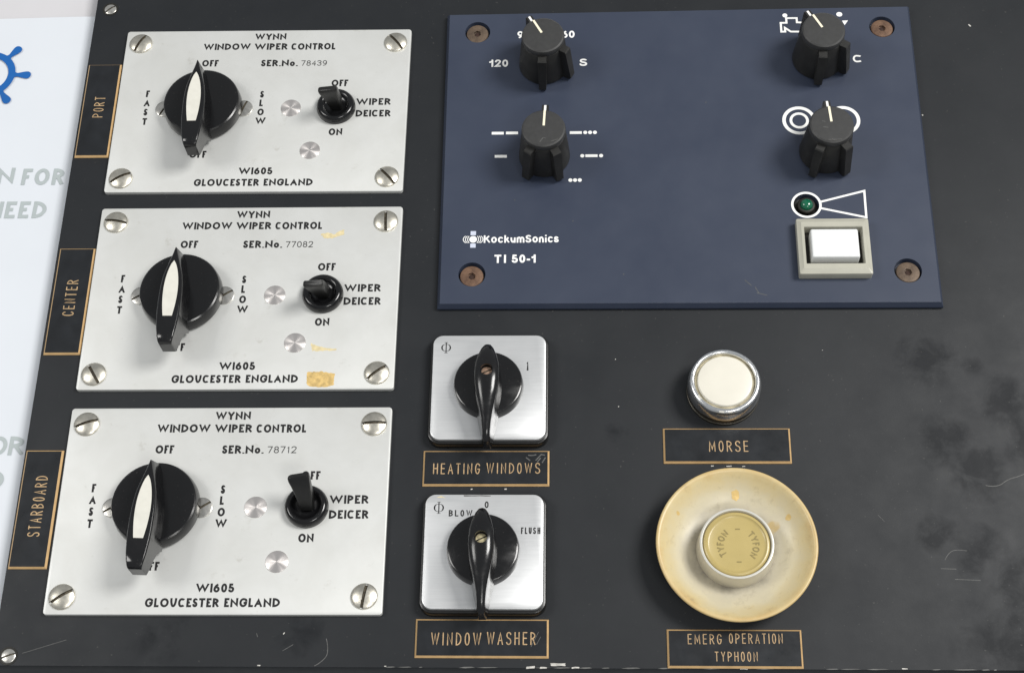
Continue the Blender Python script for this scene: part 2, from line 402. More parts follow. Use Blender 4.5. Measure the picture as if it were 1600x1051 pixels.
def text(b, s, x, y, h, width=None, t=0.16, font=FULL, wid=W_GILL, space=0.12, word=0.34, shear=0.0, z=0.0, cap='butt', rot=0.0, align='l', place=None):
    """stroke lettering into mesh b; x, y = left end of the baseline; t = stroke width over height"""
    adv = []; cx = 0.0
    for ch in s:
        if ch == ' ': cx += word; continue
        adv.append((ch, cx, wid[ch])); cx += wid[ch] + space
    nat = cx - space
    sx = (width / nat) if width else h
    hw = t * h / 2
    x0 = {'l': 0, 'c': -nat * sx / 2, 'r': -nat * sx}[align]
    cr, sr = math.cos(rot), math.sin(rot)
    for gi, (ch, ax, w) in enumerate(adv):
        for k, st in enumerate(font[ch]):
            pts, closed = st if isinstance(st, tuple) else (st, 0)
            gw = max(w * sx - 2 * hw, 0.01); gh = h - 2 * hw
            Q = []
            for p in pts:
                Q.append((x0 + ax * sx + hw + p[0] * gw, hw + p[1] * gh) + ((p[2] * (h if p[2] < 5 else 9),) if len(p) > 2 else ()))
            pl = fillet(Q, closed)
            e0 = hw if (not closed and cap == 'butt' and (pts[0][1] in (0, 1)) and abs(pl[0].x - pl[1].x) < abs(pl[0].y - pl[1].y)) else 0
            e1 = hw if (not closed and cap == 'butt' and (pts[-1][1] in (0, 1)) and abs(pl[-1].x - pl[-2].x) < abs(pl[-1].y - pl[-2].y)) else 0
            if not closed and cap == 'butt' and abs(pl[0].x - pl[1].x) >= abs(pl[0].y - pl[1].y) and pts[0][0] in (0, 1): e0 = hw
            if not closed and cap == 'butt' and abs(pl[-1].x - pl[-2].x) >= abs(pl[-1].y - pl[-2].y) and pts[-1][0] in (0, 1): e1 = hw
            tmp = B(); ribbon(tmp, pl, hw, z + 0.006 * k + 0.002 * (gi % 2), closed, cap, e0, e1)
            vs = []
            for (px, py, pz) in tmp.v:
                if ch not in '.': py = min(max(py, 0.0), h)
                px += py * shear
                if place: px, py = place(px, py); vs.append((px, py, pz)); continue
                vs.append((x + px * cr - py * sr, y + px * sr + py * cr, pz))
            b.add(vs, tmp.f)
    return b

# ---- dome headed, slotted screw; slot runs along local x
def screw_mesh(name, m, r, rise, skirt, slot_w, slot_d, flat=0.0):
    us = []
    k = 9
    for i in range(k): us.append(-r * math.cos(math.pi / 2 * i / k))
    us = [u for u in us if u < -slot_w * 0.8] + [-slot_w / 2]
    cols = [(u, 0) for u in us] + [(-slot_w / 2, 1), (slot_w / 2, 1)] + [(-u, 0) for u in reversed(us)]
    vs = []; fs = []; nv = 16
    def dome(d):
        e = max(0.0, 1 - (d / r) ** 2)
        return skirt + rise * (e ** 0.75 if not flat else min(1.0, e * flat))
    for u, s in cols:
        hv = math.sqrt(max(r * r - u * u, 1e-6))
        for j in range(nv + 1):
            vv = hv * math.sin(math.pi / 2 * (2 * j / nv - 1))
            vs.append((vv, u, dome(math.hypot(u, vv)) - (slot_d if s else 0)))
    n1 = nv + 1
    for i in range(len(cols) - 1):
        for j in range(nv):
            fs.append((i * n1 + j, (i + 1) * n1 + j, (i + 1) * n1 + j + 1, i * n1 + j + 1))
    b = B().add(vs, fs)
    n = 48
    ring = lambda rr, z: [(rr * math.cos(2 * math.pi * i / n), rr * math.sin(2 * math.pi * i / n), z) for i in range(n)]
    loft_rings([ring(r, 0), ring(r, skirt + .02), ring(r * .985, skirt + rise * .10)], False, False, b)
    me = b.data(name, m, 40, recalc=False); me.materials.append(M_slot)
    for i in range(len(cols) - 1):
        if cols[i][1] or cols[i + 1][1]:
            for j in range(nv): me.polygons[i * nv + j].material_index = 1
    return me

def wobble_patch(pts, z, n=3, amp=0.25):
    """irregular flat flake: outline subdivided and roughened"""
    out = []
    for i, p in enumerate(pts):
        c = pts[(i + 1) % len(pts)]
        for k in range(n):
            t = k / n; out.append((p[0] + (c[0] - p[0]) * t + random.uniform(-amp, amp), p[1] + (c[1] - p[1]) * t + random.uniform(-amp, amp)))
    tri = tessellate_polygon([[Vector((x, y, 0)) for x, y in out]])
    return B().add([(x, y, z) for x, y in out], [tuple(t) for t in tri])

def cut(me, cutter_data):
    """me minus a cutter mesh"""
    a = bpy.data.objects.new('a', me); c = bpy.data.objects.new('c', cutter_data)
    C.objects.link(a); C.objects.link(c)
    md = a.modifiers.new('b', 'BOOLEAN'); md.operation = 'DIFFERENCE'; md.solver = 'EXACT'; md.object = c
    dg = bpy.context.evaluated_depsgraph_get(); dg.update()
    out = bpy.data.meshes.new_from_object(a.evaluated_get(dg))
    bpy.data.objects.remove(a); bpy.data.objects.remove(c)
    for p in out.polygons: p.use_smooth = True
    out.set_sharp_from_angle(angle=R(32))
    return out

# ------------------------------------------------------------------ setting: table top, poster under the panel
tb = put('table_top', slab(1700, 1000, .5, -50, -8, .4, 0, 382.2).data('table_top', M_table, 30)); tb['kind'] = 'structure'

po = thing('poster', "white printed sheet with a blue ship's wheel, under the black panel's edge", 'poster', (-250, 60, -6.2))
def pz(x, y):   # the sheet's gentle waves, its top edge lifts a little
    t = max(0.0, (y - 120) / 82.0)
    return 0.35 * math.sin(x * 0.055 + 1.0) * t * t + 0.12 * math.sin(x * 0.03 + y * 0.02) * t
b = B(); nx, ny = 36, 40; x0, x1, y0, y1 = -420.0, -213.0, -116.5, 202.8
vs = []; fs = []
for lay, dz in ((0, 0.0), (1, -0.25)):
    for i in range(nx + 1):
        for j in range(ny + 1):
            x = x0 + (x1 - x0) * i / nx; y = y0 + (y1 - y0) * (j / ny) + (0.012 * (x + 250) if j == ny else 0)
            if x > -219: k = 0
            else: k = min(1.0, (-219 - x) / 10)
            vs.append((x + 250, y - 60, pz(x, y) * k + dz))
n1 = ny + 1; off = (nx + 1) * n1
for i in range(nx):
    for j in range(ny):
        a = i * n1 + j
        fs.append((a, a + n1, a + n1 + 1, a + 1)); fs.append((off + a, off + a + 1, off + a + n1 + 1, off + a + n1))
for i in range(nx):
    a = i * n1 + ny; fs.append((a, a + n1, off + a + n1, off + a))
    a = i * n1; fs.append((a, off + a, off + a + n1, a + n1))
for j in range(ny):
    fs.append((j, j + 1, off + j + 1, off + j)); a = nx * n1 + j; fs.append((a, off + a, off + a + 1, a + 1))
put('sheet', b.add(vs, fs).data('sheet', M_paper, 30), po)
# ship's wheel
b = B(); wx, wy = -16.4, 109.2
ring = [(wx + 11.3 * math.cos(2 * math.pi * i / 96), wy + 11.3 * math.sin(2 * math.pi * i / 96)) for i in range(96)]
ribbon(b, ring, 1.7, 0.60, closed=True)
for k in range(7):
    a = R(-2.0 + k * 360 / 7); ca, sa = math.cos(a), math.sin(a)
    prof = [(12.4, 2.3), (13.2, 1.25), (14.2, 1.05), (16.0, 1.5), (18.0, 2.0), (19.2, 2.05), (20.1, 1.6), (20.6, 0.8), (20.75, 0)]
    o = [(r, w) for r, w in prof] + [(r, -w) for r, w in reversed(prof[:-1])]
    b.add([(wx + r * ca - w * sa, wy + r * sa + w * ca, 0.61) for r, w in o], [tuple(range(len(o)))])
put('ship_wheel_emblem', b.data('ship_wheel_emblem', M_blueink, 0, recalc=False), po)
for (s_, x, y, h, w) in (('N', -252.9, 107.6, 8.8, 7.6), ('FOR', -241.4, 107.0, 8.8, 19.6), ('N', -255.0, 89.2, 8.9, 7.2), ('EED', -246.5, 89.2, 8.9, 19.0), ('O', -235.0, -27.4, 8.6, 7.6), ('R', -226.6, -27.4, 8.6, 6.4), ('D', -233.8, -43.0, 8.6, 7.4)):
    put('lettering', text(B(), s_, x + 250, y - 60, h, w, t=.20, font=HELV, wid=W_CAL, space=.17, shear=.03, z=0.18 if y < 95 else 0.22).data('poster_word', M_greyink, 0, recalc=False), po)

# ------------------------------------------------------------------ the black panel
pn = thing('control_panel', 'large black painted instrument board, worn and blotched, that carries all the switches and plates', 'control panel', (0, 0, -13.7))
pn_off = 13.7
bx0, bx1, by0, by1 = -217.0, 250.0, -119.6, 232.0
rings = []
for i, z in ((0, -5.7), (0, -0.5), (0.2, -0.12), (0.6, 0.0)):
    rings.append([(bx0 + i, by0 + i, z + pn_off), (bx1 - i, by0 + i, z + pn_off), (bx1 - i, by1 - i, z + pn_off), (bx0 + i, by1 - i, z + pn_off)])
b = loft_rings(rings, True, True)
put('board', b.data('board', M_board, 40), pn)
lip = B(); w2 = (bx0 + bx1) / 2
loft_rings([[(x, y, z) for x, y in rrect(bx1 - bx0, 1.5, .01, w2, by0 + .75)] for z in (0, pn_off - 5.75)], True, True, lip)
put('front_lip', lip.data('front_lip', M_board, 30), pn)
# worn bright line along the lower edge, and chips
b = B(); xx = -60.0
while xx < 248:
    ln = random.uniform(1.2, 10.0)
    if random.random() < 0.62:
        w = random.uniform(0.10, 0.24)
        b.add([(xx, by0 + .30 - w * .6, pn_off + .012), (xx + ln * .4, by0 + .22 - w, pn_off + .012), (xx + ln, by0 + .32 - w * .5, pn_off + .012), (xx + ln * .8, by0 + .36 + w, pn_off + .012), (xx + ln * .3, by0 + .34 + w * .8, pn_off + .012)], [(0, 1, 2, 3, 4)])
    xx += ln + random.uniform(0.2, 5)
we = put('worn_edge', b.data('worn_edge', M_edge, 0, recalc=False), pn); we['kind'] = 'stuff'
put('paint_chip', wobble_patch([(4.8, -118.5), (10.6, -118.5), (10.6, -117.5), (4.8, -117.4)], pn_off + .02, 4, .12).data('paint_chip', M_chip, 0, recalc=False), pn)
for (x, y, l, w, a) in ((-3, -119.2, 3.4, .35, .1), (2.0, -119.3, 2.6, .3, 0), (14.5, -119.2, 3, .3, .05), (200.7, 187.4, 1.5, .28, -1.0), (173.9, 137.2, .5, .3, .3), (-44.9, 84.9, 1.3, .2, .9), (69, -119.0, 4, .3, .05), (80, -119.2, 3, .35, 0), (-174, -95.6, .5, .25, .5), (-99, -98, .7, .2, 1.2), (-101, -106, .9, .2, 1.0), (33, -8, .4, .16, .4), (32, 14, .5, .14, 1.1), (-14, -45.0, .9, .28, .1), (-28, -45.0, .7, .22, .1), (78, -34.9, 2.2, .22, .05), (71.2, -34.8, 1.1, .2, 0), (84, -35.0, 1.3, .16, .1), (-110, -118.9, 1.2, .2, 0), (-60, -119.0, .9, .2, 0), (142, -119.0, 2.2, .2, 0), (120, 18, .4, .12, .2)):
    ca, sa = math.cos(a), math.sin(a)
    t = wobble_patch([(x - l / 2 * ca + w * sa, y - l / 2 * sa - w * ca), (x + l / 2 * ca + w * sa, y + l / 2 * sa - w * ca), (x + l / 2 * ca - w * sa, y + l / 2 * sa + w * ca), (x - l / 2 * ca - w * sa, y - l / 2 * sa + w * ca)], pn_off + .02, 2, w * .35)
    put('paint_chip', t.data('paint_chip', M_chip, 0, recalc=False), pn)
for k, (pts, w) in enumerate(((( (181.6, -43.3, 9), (186, -44.6, 9), (191, -40.4, 9), (196, -39.5, 9), (204, -35.5)), .17), (((162, -75), (163.5, -71.5, 9), (168.2, -70.6, 9), (171, -71.2)), .13), (((165, -83.0), (175, -83.4)), .13), (((160, -78.6), (166, -78.8)), .12), (((-205, -114.5), (-188, -109)), .10), (((-84, -108), (-82.6, -112, 9), (-84, -117, 9), (-88, -119)), .15), (((-101, -113), (-97, -110.5)), .12), (((-112, -106), (-111.4, -107.5)), .14), (((137, -56), (139.5, -59)), .08))):
    put('scratch', ribbon(B(), fillet([tuple(p) for p in pts], 0), w, pn_off + .015).data('scratch', M_scr, 0, recalc=False), pn)
SCR_S = screw_mesh('panel_screw', M_zinc, 2.9, 0.5, 0.1, 0.7, 0.35)
for x, y, a in ((-209.9, 202.6, 40), (-210.4, -115.6, 20)):
    sc = put('screw', SCR_S, pn, (x, y, pn_off - 0.02), (0, 0, R(a)))
    put('washer', lathe([(2.9, 0.0), (2.95, .22), (3.7, .18), (3.8, 0.0)], 40).data('washer', M_dark, 30), sc)

# ------------------------------------------------------------------ wiper control plates
G = 'window wiper control plates'
W_PLATE = slab(136.42, 89.96, 1.4, 0, 2, 0.35).data('plate', M_alu, 30)
W_SCREW = screw_mesh('screw', M_nickel, 5.35, 1.55, 0.5, 1.25, 1.0)
W_SMALL = screw_mesh('small_screw', M_zinc, 4.3, 0.5, 0.55, 0.9, 0.55)
W_RIVET = lathe([(4.7, 0.0), (4.62, .22), (4.45, .30), (2.2, .31), (0, .30)], 64).data('rivet', M_spun, 30)
W_KNOB = lathe([(17.2, 1.25), (18.05, 1.3), (18.1, 1.9), (17.65, 5.9), (17.3, 6.7), (16.7, 7.1), (15.6, 7.2), (0, 7.3)], 96).data('rotary_knob', M_gloss, 28)
def grip_sections(st):
    rings = []
    for (yt, yb, wt, wb, zt, zb) in st:
        c = min(.55, wt * .5)
        rings.append([(-wb, yb, zb), (-(wt + (wb - wt) * .35), yt + (yb - yt) * .35, zt - (zt - zb) * .35), (-wt, yt, zt - c), (-wt + c * .4, yt, zt - c * .35), (-wt + c, yt, zt), (wt - c, yt, zt), (wt - c * .4, yt, zt - c * .35), (wt, yt, zt - c), (wt + (wb - wt) * .35, yt + (yb - yt) * .35, zt - (zt - zb) * .35), (wb, yb, zb)])
    return loft_rings(rings, True, True)
W_GRIP = grip_sections([(13.4, 16.9, .12, .35, 20, 5.5), (10.2, 13.4, 1.1, 1.9, 20, 5.5), (6.7, 8, 2.15, 3.0, 20, 5.5), (3, 3.5, 3.2, 4.1, 20, 5.5), (0, 0, 4.0, 4.9, 20, 5.5), (-4, -4, 4.55, 5.4, 20, 5), (-8, -8, 4.85, 5.6, 20, 5), (-13, -13, 4.95, 5.6, 20, 4), (-17.4, -17.4, 4.85, 5.3, 20, 2.0), (-19.2, -19.2, 4.75, 5.1, 20, 1.8), (-20.2, -20.2, 4.7, 4.9, 20, 4.0), (-22, -22, 4.55, 4.65, 20, 6.6), (-25.5, -25.5, 4.2, 4.25, 20, 8.8), (-29, -29, 3.6, 3.6, 20, 9.6), (-30.6, -30.5, 3.2, 3.2, 19.7, 9.8), (-31.6, -31.3, 2.9, 2.95, 19.0, 9.9), (-32.0, -31.8, 2.7, 2.75, 18.0, 10.0)]).data('pointer_grip', M_gloss, 30)
ins = []
for i in range(17):
    t = i / 16; y = 6.8 - 26.6 * t
    w = 3.1 * (math.sin(math.pi * (t ** 0.80) * 0.80) / 1.0) ** 0.85 if t > 0 else 0
    ins.append((y, max(w, 0.08)))
W_INSERT = B().add([(-w, y, 20.03) for y, w in ins] + [(w, y, 20.03) for y, w in ins], [(i, i + 1, 17 + i + 1, 17 + i) for i in range(16)]).data('white_insert', M_ivory, 0)
W_COLLAR = lathe([(9.0, 0), (9.05, 1.2), (8.9, 2.2), (8.45, 3.3), (7.7, 3.95), (6.9, 4.05), (6.1, 3.7), (5.5, 2.9), (5.0, 2.3), (3.8, 2.0), (0, 2.0)], 64).data('collar', M_gloss, 50)
rings = []
for (z, w, d, sk, xo) in ((0.0, 5.4, 5.4, 0, .5), (2.5, 5.8, 5.2, 0, .45), (7, 6.8, 4.7, 0, .2), (12, 7.9, 4.1, 0, -.3), (15.2, 8.8, 3.5, .35, -.7), (16.7, 8.9, 2.8, .6, -.8), (17.5, 8.0, 1.9, .75, -.6)):
    rings.append([(x + xo, y, z + sk * x / 4.0) for x, y in rrect(w, d, min(.9, d / 2 - .1), 0, 0, 4)])
W_LEVER = loft_rings(rings, True, True).data('lever', M_rubber, 40)
W_NUB = lathe([(1.25, 0), (1.15, .6), (.7, 1.1), (0, 1.25)], 24).data('nub', M_rubber, 40)

def wiper_print():
    out = []; k = dict(h=3.75, t=0.24, shear=0.0, z=2.03)
    def T(s_, x, y, w=None): out.append(text(B(), s_, x, y, width=w, **k).data('print', M_print, 0, recalc=False))
    T('WYNN', -6.4, 39.4, 14.9); T('WINDOW', -30.6, 33.7, 22.4); T('WIPER', -6.2, 33.6, 15.7); T('CONTROL', 11.4, 33.5, 21.0)
    T('OFF', -30.4, 24.2, 7.8); T('SER.No.', -2.2, 24.05, 17.3)
    T('OFF', 32.0, 12.4, 7.8); T('WIPER', 44.3, 1.8, 16.0); T('DEICER', 44.4, -4.7, 16.2); T('ON', 32.5, -14.8, 6.3)
    T('WI605', -7.3, -35.8, 15.5); T('GLOUCESTER', -27.3, -41.9, 29.8); T('ENGLAND', 4.7, -41.85, 22.4); T('OFF', -31.0, -26.7, 7.8)
    fb, sb_ = B(), B()
    for ch, y in zip('FAST', (7.0, 1.8, -3.3, -8.5)): text(fb, ch, {'F': -55.1, 'A': -55.5, 'S': -55.0, 'T': -55.1}[ch], y, **k)
    for ch, y in zip('SLOW', (6.3, 1.45, -3.6, -8.5)): text(sb_, ch, {'S': -1.1, 'L': -1.1, 'O': -1.6, 'W': -2.1}[ch], y, width={'W': 4.7}.get(ch), **k)
    return out + [q_.data('print', M_print, 0, recalc=False) for q_ in (fb, sb_)]
W_PRINT = wiper_print()

specs = [
 (1, (-130.87, 142.505), -.003087, '78439', -1.2, -8.5, (62, -50, 30, -48), 'silver wiper control plate beside the PORT label, serial 78439'),
 (2, (-130.452, 44.275), .000697, '77082', 0.3, -14, (-8, 92, -58, 38), 'silver wiper control plate beside the CENTER label, spotted with orange glue residue'),
 (3, (-130.431, -54.123), .00278, '78712', 2.3, 24, (20, 2, 33, 80), 'silver wiper control plate beside the STARBOARD label, serial 78712, deicer lever raised'),
]
for k, (px, py), a, ser, ka, tilt, sl, lab in specs:
    t = thing('wiper_control', lab, 'control plate', (px, py, 0.0), G, a)
    put('plate', W_PLATE, t)
    for (x, y), s in zip(((-61, 37.5), (61, 37.2), (-61.2, -37.8), (60.8, -37.5)), sl):
        put('screw', W_SCREW, t, (x, y, 2.0), (0, 0, R(s)))
    for x, s in ((-45.2, 60 if k == 1 else 28), (-8.2, 70 if k == 1 else 35)):
        put('small_screw', W_SMALL, t, (x, 0.1, 2.0), (0, 0, R(s)))
    put('rivet', W_RIVET, t, (13.9, .3, 2.0), (0, 0, R(20))); put('rivet', W_RIVET, t, (24.5, -23.0, 2.0), (0, 0, R(75)))
    kn = put('rotary_knob', W_KNOB, t, (-26.7, 0, 2.0), (0, 0, R(-ka)))
    put('pointer_grip', W_GRIP, kn); put('white_insert', W_INSERT, kn)
    sw = put('toggle_switch', W_COLLAR, t, (35.2, .2, 2.0))
    lv = put('lever', W_LEVER, sw, (0, 0, 2.2), (R(-tilt), R(-2), 0))
    lv['label'] = 'black toggle lever tipped up towards OFF' if tilt > 0 else 'black toggle lever tipped down towards ON'
    for m in W_PRINT: put('lettering', m, t)
    put('serial_number', text(B(), ser, 16.8, 24.2, 3.1, 12.2, t=.125, font=glyphs(.34), wid=W_SER, space=.22, z=2.03, cap='round').data('serial_number', M_serial, 0, recalc=False), t)
    if k == 2:
        for pts, m in (([(32.0, 30.8), (35.3, 31.8), (38.0, 30.6), (39.6, 31.9), (42.5, 33.2), (42.6, 30.7), (37.2, 28.7), (33.9, 28.7)], M_residuepale), ([(31.3, -23.1), (34, -24.3), (37.4, -25.4), (42.8, -26.0), (42.8, -26.5), (36.7, -26.9), (32.3, -27.0)], M_residuepale), ([(30.8, -37.0), (36.6, -36.6), (42.7, -37.8), (42.6, -42.8), (39.5, -44.1), (32.2, -43.7), (30.9, -42.3)], M_residue)):
            put('glue_residue', wobble_patch(pts, 2.02, 8, .22).data('glue_residue', m, 0, recalc=False), t)

# ------------------------------------------------------------------ engraved labels
GL = 'engraved black and gold labels'
def label_plate(cx, cy, w, h, lab, lines, vertical=False, rot=0.0, dull=(), bright=None):
    t = thing('engraved_label', lab, 'label', (cx, cy, 0.0), GL, rot)
    put('label_plate', loft_rings([[(x, y, z) for x, y in rrect(w - 2 * i, h - 2 * i, 0.01)] for i, z in ((0, 0), (0, .35), (.72, 1.2))], True, True).data('label_plate', M_gold, 20), t)
    b = slab(w - 1.44, h - 1.44, 0.01, 1.1, 1.225, 0.02)
    put('black_face', b.data('black_face', M_label, 20), t)
    for (s_, x, y, ht, wd_, r) in lines:
        put('lettering', text(B(), s_, x, y, ht, wd_, t=.088, font=DIN, wid=W_DIN, space=.30, word=.5, z=1.245, cap='round', rot=r).data('label_lettering', M_golddull, 0, recalc=False), t)
    return t
U = R(90)
label_plate(-207.9, 143.5, 15.9, 52.0, 'black label engraved PORT in gold, beside the uppermost wiper plate', [('PORT', 2.6, -4.4, 4.9, 11.6, U)])
label_plate(-207.5, 43.0, 16.2, 52.7, 'black label engraved CENTER in gold, beside the middle wiper plate', [('CENTER', 2.8, -7.8, 5.1, 17.8, U)])
label_plate(-208.1, -53.9, 16.0, 51.9, 'black label engraved STARBOARD in gold, beside the lowest wiper plate', [('STARBOARD', 3.2, -12.4, 5.1, 26.6, U)])
hl = label_plate(-22.2, -36.1, 52.4, 15.7, 'black label engraved HEATING WINDOWS in gold, scuffed at its right end', [('HEATING', -21.9, -2.8, 4.8, 19.4, 0.0), ('WINDOWS', .2, -2.6, 4.8, 22.2, 0.0)])
wl = label_plate(-22.3, -107.9, 52.7, 15.6, 'black label engraved WINDOW WASHER in gold, by the lower board edge', [('WINDOW', -20.0, -3.0, 5.2, 19.8, 0.0), ('WASHER', 2.0, -2.7, 5.2, 19.2, 0.0)])
label_plate(77.5, -26.1, 52.6, 15.7, 'black label engraved MORSE in gold, under the ivory push button', [('MORSE', -7.5, -2.9, 4.9, 16.2, 0.0)])
label_plate(76.7, -111.6, 52.6, 15.4, 'black label engraved EMERG OPERATION TYPHOON in gold, under the cream saucer', [('EMERG', -18.2, 1.6, 4.1, 13.2, 0.0), ('OPERATION', -2.1, 1.9, 4.1, 20.9, 0.0), ('TYPHOON', -7.9, -5.2, 3.9, 16.6, 0.0)])
b = B()
for p in ([(16.5, 4.6), (18.2, 3.2)], [(17.4, 5.6), (19.6, 5.2, 9), (20.8, 5.9)], [(20.5, 3.2), (22.8, 5.9), (24.4, 5.6)], [(23.2, 2.2), (24.6, 4.6)], [(21.2, 2.5), (22.6, 4.4)]):
    ribbon(b, fillet(p, 0), .24, 1.262)
put('scuff', b.data('scuff', M_scr, 0, recalc=False), hl)
b = B()
for p in ([(19.4, -3.5), (22.4, 2.6)], [(21.6, -2.5), (23.2, .6)]):
    ribbon(b, p, .10, 1.262)
put('scuff', b.data('scuff', M_scr, 0, recalc=False), wl)

# ------------------------------------------------------------------ rotary switches
GS = 'rotary cam switches with square silver plates'
def handle_sections(st):
    rings = []
    for (yt, yb, wt, wb, zt, zb, dr) in st:
        row = [(-wb, yb, zb), (-(wt + (wb - wt) * .3), yt + (yb - yt) * .3, zt - dr - (zt - dr - zb) * .4), (-wt, yt, zt - dr)]
        for i in range(1, 10):
            th = math.pi * (1 - i / 10); row.append((wt * math.cos(th), yt, zt - dr + dr * math.sin(th)))
        row += [(wt, yt, zt - dr), ((wt + (wb - wt) * .3), yt + (yb - yt) * .3, zt - dr - (zt - dr - zb) * .4), (wb, yb, zb)]
        rings.append(row)
    return loft_rings(rings, True, True)
H_ST = [(13.9, 14.3, .5, .9, 18.6, 10.5, .8), (13.3, 13.8, 1.5, 1.9, 19.8, 10.5, 1.3), (11.4, 12.2, 2.6, 3.1, 21.4, 10.5, 1.8), (8, 8.6, 3.8, 4.3, 23.0, 10.5, 2.1), (4, 4.2, 4.75, 5.3, 24.0, 10.5, 2.2), (0, 0, 5.1, 5.8, 24.3, 10.5, 2.2), (-4, -4, 5.0, 5.8, 24.2, 10.5, 2.2), (-8, -8, 4.5, 5.5, 23.7, 10.0, 2.2), (-12, -12, 3.7, 4.9, 22.8, 8.5, 2.1), (-16, -16, 2.8, 4.1, 21.6, 7.2, 1.9), (-20, -20, 2.1, 3.3, 20.2, 6.7, 1.6), (-24, -24, 1.7, 2.5, 18.8, 6.5, 1.3), (-27.4, -27.2, 1.5, 1.9, 17.2, 6.4, 1.1), (-28.6, -28.2, 1.0, 1.4, 15.8, 6.4, .8)]
hm = handle_sections(H_ST).data('handle', M_gloss, 30)
H_HANDLE = cut(hm, lathe([(0, 21.2), (2.55, 21.2), (2.55, 30), (0, 30)], 32).data('cutter', M_dark, 30))
H_BASE = loft_rings([[(x, y, z) for x, y in rrect(50.6 - 2 * i, 50.6 - 2 * i, 5.2 - i, 0, -.15)] for i, z in ((0, 0), (0, 3.4), (.35, 4.2), (1.0, 4.5))], True, True).data('base', M_base, 30)
H_PLATE = slab(48.1, 48.1, 4.2, 4.45, 6.0, 0.5).data('plate', M_brush, 30)
H_DISC = lathe([(14.6, 6.0), (14.75, 6.3), (14.45, 10.0), (14.1, 10.7), (13.5, 11.0), (0, 11.1)], 80).data('dial', M_gloss, 28)
H_SCREW = screw_mesh('handle_screw', M_coppery, 2.2, .25, .2, .55, .4)
H_SCREW2 = screw_mesh('handle_screw_brass', M_brass, 2.2, .25, .2, .55, .4)
def phi(b, cx, cy, z):
    def crescent(s):
        o = []; 
        for i in range(17):
            a = R(100 - 200 * i / 16); o.append((cx + s * (.35 + 1.75 * math.cos(a)) , cy + 1.95 * math.sin(a) * .86))
        for i in range(17):
            a = R(-100 + 200 * i / 16); o.append((cx + s * (.35 + 1.15 * math.cos(a)), cy + 1.75 * math.sin(a) * .86))
        b.add([(x, y, z) for x, y in o], [(i, i + 1, 32 - i, 33 - i) for i in range(16)])
    crescent(1); crescent(-1)
    ribbon(b, [(cx, cy - 2.45), (cx, cy + 2.45)], .22, z + .005)
    ribbon(b, [(cx - .75, cy + 2.45), (cx + .75, cy + 2.45)], .09, z + .01); ribbon(b, [(cx - .75, cy - 2.45), (cx + .75, cy - 2.45)], .09, z + .01)
def rotary_switch(cx, cy, rot, lab, prints, screw, hrot):
    t = thing('rotary_switch', lab, 'rotary switch', (cx, cy, 0.0), GS, rot)
    put('base', H_BASE, t); put('plate', H_PLATE, t); put('dial', H_DISC, t, (0, -.3, 0))
    h = put('handle', H_HANDLE, t, (0, -.3, 0), (0, 0, R(hrot)))
    put('screw', screw, h, (0, 0, 21.2), (0, 0, R(25)))
    b = B(); phi(b, -18.5, 18.2, 6.03)
    put('phi_symbol', b.data('phi_symbol', M_print, 0, recalc=False), t)
    for (s_, x, y, ht, w) in prints:
        put('lettering', text(B(), s_, x, y, ht, w, t=.18, font=DIN, wid=W_DIN, space=.24, z=6.03).data('switch_word', M_print, 0, recalc=False), t)
    return t
rotary_switch(-21.6, -1.4, 0, 'rotary switch with black handle on a square silver plate, above the HEATING WINDOWS label', [('1', 15.6, 7.4, 4.2, 1.3)], H_SCREW, 0)
t2 = rotary_switch(-22.2, -73.6, -.0005, 'rotary switch with black handle on a square silver plate marked BLOW and FLUSH', [('BLOW', -14.4, 14.5, 2.8, 9.6), ('0', .1, 18.1, 2.9, 1.6), ('FLUSH', 15.0, 7.1, 2.8, 7.8)], H_SCREW2, .5)
for pts in ([(-19.6, 22.6), (-17.6, 23.3), (-15.8, 22.4), (-17.4, 22.7)], [(-8.5, 23.6), (2.4, 23.6), (2.4, 23.2), (-4, 23.25), (-8.5, 23.1)]):
    put('chip', wobble_patch(pts, 6.02, 3, .1).data('chip', M_residuepale if pts[0][0] < -10 else M_scr, 0, recalc=False), t2)

# ------------------------------------------------------------------ the blue signal panel
sg = thing('signal_panel', 'dark blue signal panel with four black knobs, a green lamp and a white button', 'signal panel', (63.6, 116.8, 0.0))
ox, oy = 63.6, 116.8
def L(x, y): return (x - ox, y - oy)
quad = [L(-45.1, 37.7), L(172.7, 37.6), L(173.0, 197.0), L(-45.6, 195.1)]
def inset(P, d):
    out = []
    for i in range(4):
        p, a, c = Vector(P[i]), Vector(P[i - 1]), Vector(P[(i + 1) % 4])
        e0 = (p - a).normalized(); e1 = (c - p).normalized()
        n0 = Vector((-e0.y, e0.x)); n1 = Vector((-e1.y, e1.x)); m = (n0 + n1); m = m / (m.length_squared / 2) 
        out.append(tuple(p + m * d))
    return out
b = B()
qr = [[(x, y, z) for x, y in inset(quad, i)] for i, z in ((0.5, 0), (0.5, .4), (0, .5), (0, 1.5), (0.1, 1.7), (1.25, 3.9), (1.4, 4.0))]
loft_rings(qr, False, True, b)
KS = [(-30.9, 182.7), (158.8, 183.3), (-30.3, 52.5), (158.7, 53.4)]
holes = [(L(x + .1, y + .8), 5.95) for x, y in KS] + [(L(117.3, 87.5), 5.6)]
outer = [Vector((x, y, 0)) for x, y, z in qr[-1]]; loops = [outer]
for (hx, hy), hr in holes:
    loops.append([Vector((hx + hr * math.cos(-2 * math.pi * i / 40), hy + hr * math.sin(-2 * math.pi * i / 40), 0)) for i in range(40)])
tri = tessellate_polygon(loops); allp = [p for lp in loops for p in lp]
b.add([(p.x, p.y, 4.0) for p in allp], [tuple(t) for t in tri])
